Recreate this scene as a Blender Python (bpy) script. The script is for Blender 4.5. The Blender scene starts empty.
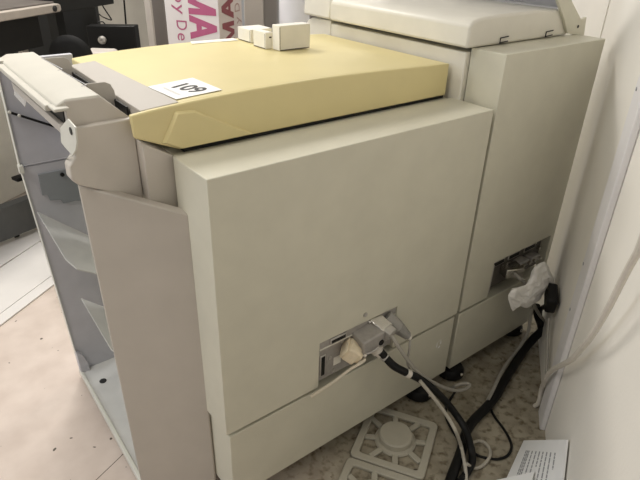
import bpy, bmesh, math, random
from mathutils import Vector, Matrix, noise
random.seed(7)
SC = bpy.context.scene
COL = SC.collection
PI = math.pi

# ------------------------------------------------------------------ materials
def mat(name, col, rough=0.5, var=0.05, scale=30.0, bump=0.0, bscale=400.0, metal=0.0, spec=0.5, coat=0.0, var2=0.0):
    m = bpy.data.materials.new(name); m.use_nodes = True
    nt = m.node_tree; b = nt.nodes['Principled BSDF']
    tc = nt.nodes.new('ShaderNodeTexCoord')
    nz = nt.nodes.new('ShaderNodeTexNoise'); nz.inputs['Scale'].default_value = scale; nz.inputs['Detail'].default_value = 5
    nt.links.new(tc.outputs['Object'], nz.inputs['Vector'])
    rp = nt.nodes.new('ShaderNodeValToRGB')
    rp.color_ramp.elements[0].position = 0.3; rp.color_ramp.elements[1].position = 0.7
    rp.color_ramp.elements[0].color = [c * (1 - var) for c in col] + [1]
    rp.color_ramp.elements[1].color = [min(1, c * (1 + var)) for c in col] + [1]
    nt.links.new(nz.outputs['Fac'], rp.inputs['Fac'])
    nt.links.new(rp.outputs['Color'], b.inputs['Base Color'])
    b.inputs['Roughness'].default_value = rough
    b.inputs['Metallic'].default_value = metal
    b.inputs['Specular IOR Level'].default_value = spec
    if coat: b.inputs['Coat Weight'].default_value = coat
    if bump:
        n2 = nt.nodes.new('ShaderNodeTexNoise'); n2.inputs['Scale'].default_value = bscale; n2.inputs['Detail'].default_value = 2
        nt.links.new(tc.outputs['Object'], n2.inputs['Vector'])
        bp = nt.nodes.new('ShaderNodeBump'); bp.inputs['Strength'].default_value = bump; bp.inputs['Distance'].default_value = 0.002
        nt.links.new(n2.outputs['Fac'], bp.inputs['Height']); nt.links.new(bp.outputs['Normal'], b.inputs['Normal'])
    return m

def floor_material():
    m = bpy.data.materials.new('terrazzo_floor'); m.use_nodes = True
    nt = m.node_tree; b = nt.nodes['Principled BSDF']; L = nt.links
    tc = nt.nodes.new('ShaderNodeTexCoord')
    def nz(s, d):
        n = nt.nodes.new('ShaderNodeTexNoise'); n.inputs['Scale'].default_value = s; n.inputs['Detail'].default_value = d
        L.new(tc.outputs['Object'], n.inputs['Vector']); return n
    def ramp(src, p0, p1, c0, c1):
        r = nt.nodes.new('ShaderNodeValToRGB'); r.color_ramp.elements[0].position = p0; r.color_ramp.elements[1].position = p1
        r.color_ramp.elements[0].color = c0; r.color_ramp.elements[1].color = c1; L.new(src, r.inputs['Fac']); return r
    def mix(f, a, c):
        x = nt.nodes.new('ShaderNodeMix'); x.data_type = 'RGBA'
        L.new(f, x.inputs['Factor'])
        for s, v in ((x.inputs[6], a), (x.inputs[7], c)):
            if isinstance(v, tuple): s.default_value = v
            else: L.new(v, s)
        return x.outputs[2]
    base = ramp(nz(9, 6).outputs['Fac'], 0.3, 0.72, FLOOR_A, FLOOR_B).outputs['Color']
    sp = nz(42, 6)
    # sizes of the dark chips; the floor behind the machine has more of them
    sx = nt.nodes.new('ShaderNodeSeparateXYZ'); L.new(tc.outputs['Object'], sx.inputs[0])
    mr = nt.nodes.new('ShaderNodeMapRange'); L.new(sx.outputs['X'], mr.inputs['Value'])
    mr.inputs['From Min'].default_value = -0.15; mr.inputs['From Max'].default_value = 0.4
    mr.inputs['To Min'].default_value = 0.0; mr.inputs['To Max'].default_value = 1.0
    chips = ramp(sp.outputs['Fac'], 0.50, 0.70, (0, 0, 0, 1), (1, 1, 1, 1)).outputs['Color']
    mm = nt.nodes.new('ShaderNodeMath'); mm.operation = 'MULTIPLY'; L.new(chips, mm.inputs[0]); L.new(mr.outputs[0], mm.inputs[1])
    c1 = mix(mm.outputs[0], base, (0.20, 0.145, 0.085, 1))
    ochre_shade = nt.nodes.new('ShaderNodeMath'); ochre_shade.operation = 'MULTIPLY'; ochre_shade.inputs[1].default_value = 0.8; L.new(mr.outputs[0], ochre_shade.inputs[0])  # browner floor behind the machine, with the shade there painted into its colour
    c1b = mix(ochre_shade.outputs[0], c1, mix(mm.outputs[0], ramp(nz(18, 6).outputs['Fac'], 0.35, 0.65, (0.16, 0.145, 0.09, 1), (0.30, 0.275, 0.19, 1)).outputs['Color'], (0.10, 0.08, 0.05, 1)))
    fine = ramp(nz(38, 1).outputs['Fac'], 0.74, 0.77, (0, 0, 0, 1), (1, 1, 1, 1)).outputs['Color']
    c2 = mix(fine, c1b, (0.10, 0.08, 0.06, 1))
    # tile joints, 0.6 m grid turned with the room
    mp = nt.nodes.new('ShaderNodeMapping'); L.new(tc.outputs['Object'], mp.inputs['Vector'])
    ang = math.radians(24); mp.inputs['Rotation'].default_value = (0, 0, -ang)
    mp.inputs['Location'].default_value = GROUT_OFF
    sy = nt.nodes.new('ShaderNodeSeparateXYZ'); L.new(mp.outputs[0], sy.inputs[0])
    outs = []
    for ax in ('Y',):
        pp = nt.nodes.new('ShaderNodeMath'); pp.operation = 'PINGPONG'; pp.inputs[1].default_value = 1.6; L.new(sy.outputs[ax], pp.inputs[0])
        lt = nt.nodes.new('ShaderNodeMath'); lt.operation = 'LESS_THAN'; lt.inputs[1].default_value = 0.0013; L.new(pp.outputs[0], lt.inputs[0]); outs.append(lt)
    mx = outs[0]
    c3 = mix(mx.outputs[0], c2, (0.10, 0.08, 0.06, 1))
    L.new(c3, b.inputs['Base Color'])
    b.inputs['Roughness'].default_value = 0.35; b.inputs['Specular IOR Level'].default_value = 0.35
    return m

FLOOR_A = (0.58, 0.49, 0.43, 1); FLOOR_B = (0.70, 0.61, 0.545, 1)
GROUT_OFF = (0.0, 0.0, 0.0)
def g_off():
    a = math.radians(24); x, y = -0.19, 0.367
    rx = math.cos(a) * x + math.sin(a) * y; ry = -math.sin(a) * x + math.cos(a) * y
    return (0.53 - rx, -ry, 0.0)
GROUT_OFF = g_off()

M = dict(
    cream=mat('cream_enamel', (0.60, 0.58, 0.475), 0.42, 0.03, 14, 0.12, 700),
    cream2=mat('pale_cream_plastic', (0.70, 0.675, 0.595), 0.42, 0.03, 14, 0.1, 700),
    beige=mat('warm_grey_plastic', (0.56, 0.52, 0.465), 0.5, 0.03, 12, 0.12, 700),
    plate_c=mat('dull_cream_plastic', (0.56, 0.54, 0.475), 0.5, 0.03, 14, 0.1, 700),
    tower=mat('grey_beige_plastic', (0.50, 0.46, 0.405), 0.5, 0.03, 12, 0.12, 700),
    strip=mat('putty_grey_plastic', (0.46, 0.43, 0.39), 0.5, 0.03, 12, 0.1, 700),
    yellow=mat('yellowed_plastic', (0.72, 0.625, 0.325), 0.38, 0.035, 6, 0.08, 600),
    grey=mat('grey_painted_steel', (0.50, 0.505, 0.545), 0.5, 0.04, 20, 0.05, 500),
    grey_d=mat('slate_grey_steel', (0.25, 0.27, 0.29), 0.5, 0.04, 20),
    tray=mat('tray_grey_green', (0.60, 0.605, 0.59), 0.45, 0.04, 20),
    rim=mat('rim_white_enamel', (0.66, 0.66, 0.60), 0.4, 0.03, 20),
    black=mat('black_plastic', (0.006, 0.006, 0.006), 0.5, 0.1, 60, 0, 400, 0, 0.3),
    black_m=mat('black_rubber_cable', (0.006, 0.006, 0.006), 0.5, 0.15, 80, 0, 400, 0, 0.25),
    dark=mat('charcoal_metal', (0.015, 0.015, 0.014), 0.5, 0.08, 20, 0, 400, 0, 0.3),
    steel=mat('zinc_plated_steel', (0.50, 0.48, 0.45), 0.38, 0.12, 40, 0, 400, 0.6),
    chrome=mat('nickel_shell', (0.62, 0.60, 0.56), 0.25, 0.05, 40, 0, 400, 1.0),
    plate_d=mat('dark_panel_metal', (0.13, 0.12, 0.105), 0.45, 0.12, 60, 0, 400, 0.2),  # darker copy of the connector plate metal, for the right panel
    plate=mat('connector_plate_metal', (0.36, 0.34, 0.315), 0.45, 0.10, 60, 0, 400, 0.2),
    cable_g=mat('grey_pvc_cable', (0.34, 0.32, 0.28), 0.5, 0.06, 60),
    cable_p=mat('light_grey_pvc_cable', (0.44, 0.41, 0.345), 0.5, 0.06, 60),
    cable_w=mat('white_pvc_cable', (0.68, 0.64, 0.57), 0.45, 0.05, 60),
    cable_b=mat('cream_pvc_cable', (0.66, 0.60, 0.48), 0.45, 0.05, 60),
    ivory=mat('ivory_nylon', (0.78, 0.68, 0.50), 0.5, 0.06, 90),
    greyboot=mat('mid_grey_boot', (0.30, 0.29, 0.265), 0.55, 0.06, 60),
    paper=mat('white_paper', (0.86, 0.86, 0.85), 0.7, 0.02, 30),
    ink=mat('black_ink', (0.02, 0.02, 0.02), 0.6, 0.05, 80),
    ink_g=mat('grey_ink', (0.33, 0.33, 0.34), 0.6, 0.05, 80),
    faint=mat('faint_ink', (0.70, 0.69, 0.66), 0.6, 0.02, 80),
    card=mat('white_carton_board', (0.80, 0.775, 0.70), 0.6, 0.03, 25),
    fold=mat('carton_fold_shadow_gap', (0.05, 0.04, 0.03), 0.8, 0.05, 25),
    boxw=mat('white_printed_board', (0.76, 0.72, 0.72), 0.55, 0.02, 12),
    boxw_shade=mat('shaded_side_board', (0.56, 0.50, 0.47), 0.6, 0.03, 12),  # white board greyed: shade painted onto the box's right face
    pink=mat('magenta_print', (0.46, 0.105, 0.225), 0.55, 0.04, 40),
    pink_shade=mat('shaded_magenta_print', (0.22, 0.05, 0.06), 0.55, 0.04, 40),  # shaded copy of the magenta print, for the box's right face
    pinkl=mat('mauve_print', (0.44, 0.11, 0.215), 0.55, 0.04, 40),
    pinkl_shade=mat('shaded_mauve_print', (0.36, 0.24, 0.22), 0.55, 0.04, 40),  # shaded copy of the mauve print, same face
    silver=mat('brushed_silver_bar', (0.50, 0.45, 0.40), 0.4, 0.06, 30, 0, 400, 0.3),
    roll=mat('white_lavender_tube', (0.76, 0.76, 0.80), 0.5, 0.02, 20),
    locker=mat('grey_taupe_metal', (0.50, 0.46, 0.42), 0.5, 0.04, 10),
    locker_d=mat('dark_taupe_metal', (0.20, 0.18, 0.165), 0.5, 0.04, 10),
    spool=mat('translucent_white_plastic', (0.43, 0.405, 0.33), 0.45, 0.05, 20),
    tissue=mat('white_crumpled_plastic', (0.90, 0.885, 0.85), 0.55, 0.03, 30),
    bench=mat('brown_grey_bench_top', (0.13, 0.115, 0.105), 0.3, 0.25, 14),
    pedestal=mat('dark_grey_pedestal', (0.075, 0.078, 0.078), 0.5, 0.06, 20),
    board=mat('glossy_white_board', (0.74, 0.72, 0.70), 0.18, 0.05, 5, 0, 400, 0, 0.6),
    wall=mat('cream_wall_paint', (0.87, 0.84, 0.775), 0.6, 0.03, 2.2, 0.15, 120),
    wallb=mat('back_wall_paint', (0.62, 0.585, 0.52), 0.7, 0.10, 3, 0.1, 120),
    trim=mat('white_trim_paint', (0.78, 0.765, 0.77), 0.4, 0.03, 12),
    glass=mat('clear_tape_film', (0.55, 0.55, 0.54), 0.25, 0.08, 40),
)
M['floor'] = floor_material()

# ------------------------------------------------------------------ mesh helpers
class MB:
    """collects shapes into one mesh"""
    def __init__(s): s.bm = bmesh.new()
    def box(s, x0, y0, z0, x1, y1, z1, rz=0.0, about=None):
        vs = [Vector((x, y, z)) for z in (z0, z1) for x, y in ((x0, y0), (x1, y0), (x1, y1), (x0, y1))]
        if rz:
            c = Vector(about) if about else Vector(((x0 + x1) / 2, (y0 + y1) / 2, 0))
            R = Matrix.Rotation(rz, 4, 'Z'); vs = [R @ (v - c) + c for v in vs]
        v = [s.bm.verts.new(p) for p in vs]
        for f in ((3, 2, 1, 0), (4, 5, 6, 7), (0, 1, 5, 4), (1, 2, 6, 5), (2, 3, 7, 6), (3, 0, 4, 7)):
            s.bm.faces.new([v[i] for i in f])
        return s
    def prism(s, pts, vec):
        """closed 3-D polygon swept along vec"""
        vec = Vector(vec); a = [s.bm.verts.new(Vector(p)) for p in pts]; b = [s.bm.verts.new(Vector(p) + vec) for p in pts]
        n = len(a); s.bm.faces.new(a); s.bm.faces.new(b[::-1])
        for i in range(n):
            j = (i + 1) % n; s.bm.faces.new((a[j], a[i], b[i], b[j]))
        return s
    def xz(s, pts, y0, y1): return s.prism([(x, y0, z) for x, z in pts], (0, y1 - y0, 0))
    def xy(s, pts, z0, z1): return s.prism([(x, y, z0) for x, y in pts], (0, 0, z1 - z0))
    def yz(s, pts, x0, x1): return s.prism([(x0, y, z) for y, z in pts], (x1 - x0, 0, 0))
    def ring(s, c, ax, r0, r1, h, seg=28):
        """flat annulus (or disc if r0 == 0) of height h along axis ax"""
        ax = Vector(ax).normalized(); u = ax.orthogonal().normalized(); w = ax.cross(u); c = Vector(c)
        prof = [(r0, 0), (r1, 0), (r1, h), (r0, h)] if r0 else [(0, 0), (r1, 0), (r1, h), (0, h)]
        return s.lathe(c, ax, prof, seg, closed=bool(r0))
    def lathe(s, c, ax, prof, seg=28, closed=False):
        ax = Vector(ax).normalized(); u = ax.orthogonal().normalized(); w = ax.cross(u); c = Vector(c)
        rows = []
        for r, h in prof:
            if r < 1e-6: rows.append([s.bm.verts.new(c + ax * h)])
            else: rows.append([s.bm.verts.new(c + ax * h + (u * math.cos(2 * PI * k / seg) + w * math.sin(2 * PI * k / seg)) * r) for k in range(seg)])
        rng = range(len(rows)) if closed else range(len(rows) - 1)
        for i in rng:
            a, b = rows[i], rows[(i + 1) % len(rows)]
            for k in range(seg):
                k2 = (k + 1) % seg
                if len(a) == 1 and len(b) == 1: continue
                if len(a) == 1: s.bm.faces.new((a[0], b[k], b[k2]))
                elif len(b) == 1: s.bm.faces.new((a[k2], a[k], b[0]))
                else: s.bm.faces.new((a[k2], a[k], b[k], b[k2]))
        return s
    def tube(s, pts, r, seg=10, sub=8, radii=None):
        P = spline(pts, sub); n = len(P)
        up = Vector((0, 0, 1)); prev = None; rows = []
        for i, p in enumerate(P):
            t = (P[min(i + 1, n - 1)] - P[max(i - 1, 0)]).normalized()
            if prev is None: u = t.orthogonal().normalized()
            else: u = (prev - t * prev.dot(t)).normalized()
            prev = u; w = t.cross(u)
            rr = r if radii is None else radii(i / (n - 1))
            rows.append([s.bm.verts.new(p + (u * math.cos(2 * PI * k / seg) + w * math.sin(2 * PI * k / seg)) * rr) for k in range(seg)])
        for a, b in zip(rows, rows[1:]):
            for k in range(seg):
                k2 = (k + 1) % seg; s.bm.faces.new((a[k], a[k2], b[k2], b[k]))
        s.bm.faces.new(rows[0][::-1]); s.bm.faces.new(rows[-1])
        return s
    def rbox(s, c, ex, ey, ez, hx, hy, hz):
        """box by centre, axes and half sizes"""
        c = Vector(c); ex, ey, ez = Vector(ex).normalized(), Vector(ey).normalized(), Vector(ez).normalized()
        v = [s.bm.verts.new(c + ex * a * hx + ey * b * hy + ez * d * hz) for d in (-1, 1) for a, b in ((-1, -1), (1, -1), (1, 1), (-1, 1))]
        for f in ((3, 2, 1, 0), (4, 5, 6, 7), (0, 1, 5, 4), (1, 2, 6, 5), (2, 3, 7, 6), (3, 0, 4, 7)):
            s.bm.faces.new([v[i] for i in f])
        return s
    def build(s, name, material, parent=None, bevel=0.0, smooth=True, seg=2):
        bmesh.ops.recalc_face_normals(s.bm, faces=s.bm.faces)
        me = bpy.data.meshes.new(name); s.bm.to_mesh(me); s.bm.free()
        return link(name, me, material, parent, bevel, smooth, seg)

def link(name, me, material, parent=None, bevel=0.0, smooth=True, seg=2):
    o = bpy.data.objects.new(name, me); COL.objects.link(o)
    me.materials.clear(); me.materials.append(M[material])
    if parent is not None:
        w = world_of(parent); me.transform(Matrix.Translation(-w)); o.parent = parent; o['_w'] = list(w)
    else: o['_w'] = [0, 0, 0]
    if bevel:
        b = o.modifiers.new('bevel', 'BEVEL'); b.width = bevel; b.segments = seg; b.limit_method = 'ANGLE'; b.angle_limit = math.radians(35)
    if smooth:
        for p in me.polygons: p.use_smooth = True
        try: me.set_sharp_from_angle(angle=math.radians(35))
        except Exception: pass
    return o
def world_of(o): return Vector(o['_w'])
def spline(pts, sub):
    P = [Vector(p) for p in pts]
    if len(P) < 3: return P
    Q = [P[0] * 2 - P[1]] + P + [P[-1] * 2 - P[-2]]; out = []
    for i in range(1, len(Q) - 2):
        a, b, c, d = Q[i - 1:i + 3]
        for k in range(sub):
            t = k / sub
            out.append(0.5 * ((2 * b) + (c - a) * t + (2 * a - 5 * b + 4 * c - d) * t * t + (3 * b - a - 3 * c + d) * t ** 3))
    out.append(P[-1]); return out
def tag(o, label, cat, group=None):
    o['label'] = label; o['category'] = cat
    if group: o['group'] = group
    return o
def thing(name, loc, label, cat, group=None):
    o = bpy.data.objects.new(name, None); COL.objects.link(o); o.location = loc; o['_w'] = list(loc); o.empty_display_size = 0.05
    return tag(o, label, cat, group)
def base(o, loc):
    """move a one-mesh thing's origin to loc"""
    o.data.transform(Matrix.Translation(-Vector(loc))); o.location = loc; o['_w'] = list(loc); return o
def lab(o, l): o['label'] = l; return o
def struct(o): o['kind'] = 'structure'; return o
def text_mesh(name, txt, material, parent, origin, right, up, size, sx=1.0, ext=0.0006, bold=0.0):
    """flat raised lettering: origin = left end of the baseline"""
    cu = bpy.data.curves.new(name, 'FONT'); cu.body = txt; cu.size = size; cu.extrude = ext; cu.offset = bold
    t = bpy.data.objects.new(name, cu); COL.objects.link(t)
    dg = bpy.context.evaluated_depsgraph_get(); me = bpy.data.meshes.new_from_object(t.evaluated_get(dg))
    bpy.data.objects.remove(t)
    r = Vector(right).normalized(); u = Vector(up).normalized(); n = r.cross(u)
    mt = Matrix(((r.x * sx, u.x, n.x, origin[0]), (r.y * sx, u.y, n.y, origin[1]), (r.z * sx, u.z, n.z, origin[2]), (0, 0, 0, 1)))
    me.transform(mt)
    return link(name, me, material, parent, 0, False)

# ------------------------------------------------------------------ setting
TH = math.radians(36); WD = Vector((math.cos(TH), math.sin(TH), 0)); WN = Vector((-WD.y, WD.x, 0)); W0 = Vector((0.97, -0.345, 0))
def wp(s, off, z): return W0 + WD * s + WN * off + Vector((0, 0, z))
struct(MB().box(-4, -3, -0.05, 5, 6, 0).build('floor', 'floor', smooth=False))
b = MB(); b.prism([wp(-2.2, 0, 0), wp(2.6, 0, 0), wp(2.6, 0, 2.7), wp(-2.2, 0, 2.7)], WN * -0.1)
struct(b.build('wall_right', 'wall', smooth=False))
b = MB(); b.prism([wp(0.0, 0, 0.0), wp(0.085, 0, 0.0), wp(0.085, 0, 2.5), wp(0.0, 0, 2.5)], WN * 0.018)
struct(b.build('trim_1', 'trim', bevel=0.004))
b = MB(); b.prism([wp(0.83, 0, 1.04), wp(0.87, 0, 1.04), wp(0.87, 0, 2.5), wp(0.83, 0, 2.5)], WN * 0.004)
struct(b.build('trim_2', 'wall', bevel=0.0015))
b = MB()
for p in (wp(0.066, 0.018, 1.10), wp(0.07, 0.018, 0.60), wp(0.066, 0.018, 0.442)): b.ring(p, WN, 0, 0.005, 0.0015, 12)
struct(b.build('trim_3', 'ink_g'))
q0 = Vector((0.0, 3.25, 0))
b = MB(); b.prism([q0 - WD * 2.5, q0 + WD * 2.6, q0 + WD * 2.6 + Vector((0, 0, 2.7)), q0 - WD * 2.5 + Vector((0, 0, 2.7))], WN * 0.1)
struct(b.build('wall_back', 'wallb', smooth=False))

# ------------------------------------------------------------------ the copier
cop = thing('copier', (0.4, 0.4, 0), 'large cream office copier seen from behind with a yellowed lid', 'copier')
MB().box(0.006, 0.15, 0.06, 0.863, 0.74, 0.998).build('cabinet_body', 'cream', cop, 0.004)
# rear cover of the main cabinet, with the connector notch cut in its lower edge
W_ = 0.871; zs = 0.311
b = MB(); b.xz([(0, zs), (0.288, zs), (0.288, 0.465), (0.572, 0.465), (0.572, zs), (W_, zs), (W_, 1.0), (0, 1.0)], 0.0, 0.15)
rear = b.build('rear_cover', 'cream', cop, 0.002)
MB().box(0.288, 0.10, zs, 0.572, 0.149, 0.465).build('notch_back', 'plate', rear)
s_ = MB()
for x, z in ((0.445, 0.492), ): s_.ring((x, 0.0005, z), (0, -1, 0), 0.0, 0.007, 0.003, 16)
lab(s_.build('screw', 'steel', rear), 'small round screw head above the connector panel')
MB().box(0.009, 0.004, 0.055, W_ - 0.004, 0.15, zs - 0.015).build('base_cover', 'cream', cop, 0.003)
sc_ = MB()
for (u, v, w, h) in ((0.792, 0.20, 0.005, 0.022), (0.802, 0.192, 0.010, 0.010), (0.81, 0.206, 0.006, 0.016), (0.796, 0.222, 0.018, 0.004)):
    sc_.xz([(u, v), (u + w, v + 0.003), (u + w - 0.002, v + h), (u + 0.001, v + h - 0.004)], 0.0035, 0.0045)
lab(sc_.build('scuff_mark', 'paper', cop), 'pale scraped patch on the lower cover')
# right-hand scanner cabinet
zr = 1.144
b = MB(); b.xz([(0.884, zs), (1.030, zs), (1.030, 0.452), (1.365, 0.452), (1.365, zs), (1.389, zs), (1.389, zr), (0.884, zr)], 0.0, 0.116)
rc2 = b.build('scanner_rear_cover', 'cream', cop, 0.002)
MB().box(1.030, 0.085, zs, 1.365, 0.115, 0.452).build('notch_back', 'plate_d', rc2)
MB().box(0.889, 0.003, 0.055, 1.386, 0.116, zs - 0.015).build('scanner_base_cover', 'cream', cop, 0.003)
MB().box(0.867, 0.118, 0.06, 1.384, 0.718, 1.132).build('scanner_cabinet', 'cream2', cop, 0.004)
b = MB(); b.yz([(0.722, 0.06), (0.868, 0.06), (0.868, 1.105), (0.855, 1.128), (0.83, 1.138), (0.722, 1.142)], 0.868, 1.384)
b.build('scanner_front_cover', 'cream2', cop, 0.004)
# scanner housing: rounded top
b = MB(); b.xz([(0.845, 1.146), (1.338, 1.146), (1.300, 1.2215), (1.15, 1.2275), (0.97, 1.2265), (0.90, 1.2235), (0.862, 1.218), (0.845, 1.206)], 0.1, 0.70)
hs = b.build('scanner_housing', 'cream2', cop, 0.008, seg=3)
for x in (1.0, 1.225):
    b = MB()
    b.tube([(x + 0.018, 0.0965, 1.153), (x - 0.018, 0.0965, 1.1505), (x - 0.018, 0.0965, 1.164), (x + 0.018, 0.0965, 1.166)], 0.0018, 6, 1)
    lab(b.build('clip', 'dark', hs), 'small black wire clip at the bottom edge')
b = MB(); b.xz([(0.85, 1.146), (1.338, 1.146), (1.30, 1.235), (0.90, 1.238), (0.855, 1.226)], 0.705, 0.86); b.build('scanner_front', 'cream2', cop, 0.008)
# raised document cover on its hinge arm
b = MB(); b.xz([(1.304, 1.2235), (0.934, 1.558), (0.964, 1.591), (1.338, 1.257)], 0.104, 0.68); dc = b.build('document_cover', 'grey', cop, 0.002)
lab(dc, 'grey document cover raised at a slant')
b = MB(); b.prism([(1.3178, 0.0900, 1.1523), (1.4225, 0.0900, 1.1361), (1.4108, 0.0900, 1.1955), (1.3820, 0.0900, 1.1897), (1.2925, 0.0900, 1.2535), (1.2304, 0.0900, 1.2967), (1.1625, 0.0900, 1.2985), (1.2183, 0.0900, 1.2565), (1.2880, 0.0900, 1.1882)], (0, 0.010, 0))
hb = b.build('hinge_bracket', 'cream', cop, 0.0015)
b = MB()
for x, y, z in ((1.3704, 0.0898, 1.1695),): b.ring((x, y, z), (0, -1, 0), 0, 0.005, 0.001, 12)
b.build('bracket_hole', 'ink', hb)

# yellowed top lid
LZ0, LX0, LX1, LY = 1.0075, -0.069, 0.852, 0.159
PROF = [(-0.072, 1.0945), (-0.03, 1.0985), (0.0, 1.1005), (0.05, 1.1035), (0.1, 1.106), (0.2, 1.1095), (0.3, 1.111), (0.4, 1.111), (0.5, 1.109), (0.6, 1.106), (0.7, 1.1025), (0.8, 1.0985), (0.852, 1.0965)]
def LZ(x):
    for (a, za), (c, zc) in zip(PROF, PROF[1:]):
        if x <= c: return za + (zc - za) * (x - a) / (c - a)
    return PROF[-1][1]
b = MB(); b.xz([(LX0, 1.048), (0.023, LZ0), (LX1, LZ0)] + PROF[::-1], LY, 0.172)
lid = b.build('top_lid', 'yellow', cop, 0.0035, seg=3); lab(lid, 'yellowed plastic lid over the copier body')
def dz(pr, d): return [(x, z - d) for x, z in pr]
top_ = [(x, z) for x, z in PROF if x > 0.01]
b = MB(); b.xz([(-0.012, 1.04), (0.023, LZ0), (LX1, LZ0)] + dz(top_, 0.0004)[::-1] + [(-0.012, 1.098)], 0.170, 0.737)
b.build('lid_panel', 'yellow', lid, 0.003)
MB().box(0.032, 0.163, 0.9995, 0.848, 0.70, 1.0074).build('lid_gap_shade', 'black', lid)  # black slab added as the shade in the gap under the lid
# raised lifting grip on the lid's near face
b = MB()
g0 = [(-0.016, 1.0285), (0.019, 1.090), (0.061, 1.087), (0.205, 1.0095), (0.023, 1.0085)]
cx_ = sum(p[0] for p in g0) / 5; cz_ = sum(p[1] for p in g0) / 5
A_ = [b.bm.verts.new((x, LY + 0.001, z)) for x, z in g0]
B_ = [b.bm.verts.new((x + (0.05 - x) * 0.10, LY - 0.009, z + (1.045 - z) * 0.10)) for x, z in g0]
b.bm.faces.new(B_); b.bm.faces.new(A_[::-1])
for i in range(5): b.bm.faces.new((A_[i], A_[(i + 1) % 5], B_[(i + 1) % 5], B_[i]))
b.build('lid_grip', 'yellow', lid, 0.001)
b = MB(); b.prism([(-0.047, 0.173, 1.0976), (0.0365, 0.173, 1.1033), (0.024, 0.652, 1.1026), (-0.040, 0.652, 1.0982)], (0, 0, -0.032))
lab(b.build('lid_strip', 'strip', lid, 0.0015), 'putty grey strip along the left of the lid')

MB().box(-0.0535, 0.23, 1.02, -0.0505, 0.66, 1.0925).build('lid_slot_shade', 'black', lid)  # black plates, this and the next, paint the shade inside the slot
MB().box(-0.0665, 0.235, 1.045, -0.054, 0.66, 1.049).build('lid_slot_shade', 'black', lid)
# feet under the machine
for x, y in ((0.757, 0.022), (0.928, 0.025), (1.325, 0.05), (0.12, 0.12), (0.12, 0.66), (0.80, 0.66), (1.32, 0.66)):
    b = MB(); b.lathe((x, y, 0), (0, 0, 1), [(0, 0), (0.044, 0), (0.049, 0.006), (0.048, 0.026), (0.040, 0.038), (0.018, 0.042), (0.012, 0.046), (0.012, 0.062), (0, 0.062)], 28)
    ft = b.build('foot', 'black', cop)
    b = MB(); b.lathe((x + 0.002, y - 0.0485, 0.026), (0, -1, 0.4), [(0.007, 0), (0.006, 0.003), (0.003, 0.005), (0, 0.0055)], 14); b.build('bolt', 'chrome', ft)

# ------------------------------------------------------------------ open finisher at the left end
FA = Vector((-0.178, 0.2115, 0)); FB = Vector((0.0045, 0.1005, 0)); fd = (FB - FA); fn = Vector((-fd.y, fd.x, 0)).normalized()
b = MB(); b.prism([FA + Vector((0.006, -0.003, 0.03)), FB + Vector((0, 0, 0.03)), FB + Vector((-0.003, 0, 0.884)), FA + Vector((-0.003, 0, 0.958))], fn * 0.026)
fin = b.build('finisher_rear_cover', 'tower', cop, 0.004); lab(fin, 'grey beige angled cover of the open finisher')
b = MB(); b.xy([(-0.168, 0.215), (-0.164, 0.783), (0.004, 0.783), (0.004, 0.13)], 0.022, 0.036); b.build('bottom_plate', 'tray', fin, 0.002)
b = MB(); b.xy([(-0.172, 0.213), (-0.167, 0.79), (-0.158, 0.79), (-0.160, 0.218)], 0.018, 0.042); lab(b.build('bottom_rim', 'rim', fin, 0.002), 'white lower edge of the open end')
b = MB(); b.xz([(-0.163, 0.02), (0.004, 0.02), (0.004, 0.806), (-0.190, 0.806)], 0.783, 0.80); b.build('inner_wall', 'grey', fin, 0.001)
b = MB(); b.xz([(-0.191, 0.812), (0.004, 0.812), (0.004, 1.10), (-0.186, 1.10)], 0.780, 0.80); b.build('inner_wall', 'grey', fin, 0.001)
b = MB(); b.xz([(-0.163, 0.03), (-0.161, 0.03), (-0.190, 0.81), (-0.193, 0.81)], 0.778, 0.80); b.xz([(-0.194, 0.80), (-0.191, 0.80), (-0.187, 1.10), (-0.190, 1.10)], 0.776, 0.80)
b.box(-0.198, 0.765, 0.795, -0.186, 0.785, 0.818)
b.build('edge_flange', 'rim', fin, 0.001)
b = MB(); b.xz([(-0.165, 0.03), (-0.135, 0.03), (-0.137, 0.075), (-0.150, 0.115), (-0.166, 0.13)], 0.765, 0.783); b.build('corner_bracket', 'grey', fin, 0.001)
b = MB(); b.xz([(-0.151, 0.779), (-0.081, 0.779), (-0.02, 0.77), (-0.02, 0.66), (-0.066, 0.673), (-0.101, 0.673), (-0.107, 0.688), (-0.135, 0.692), (-0.139, 0.712), (-0.153, 0.713)], 0.777, 0.783)
lab(b.build('baffle', 'grey_d', fin, 0.0008), 'slate grey notched plate inside the open end')
b = MB(); b.ring((-0.088, 0.7765, 0.765), (0, -1, 0), 0, 0.006, 0.004, 12); b.build('baffle_knob', 'black', fin)
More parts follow.
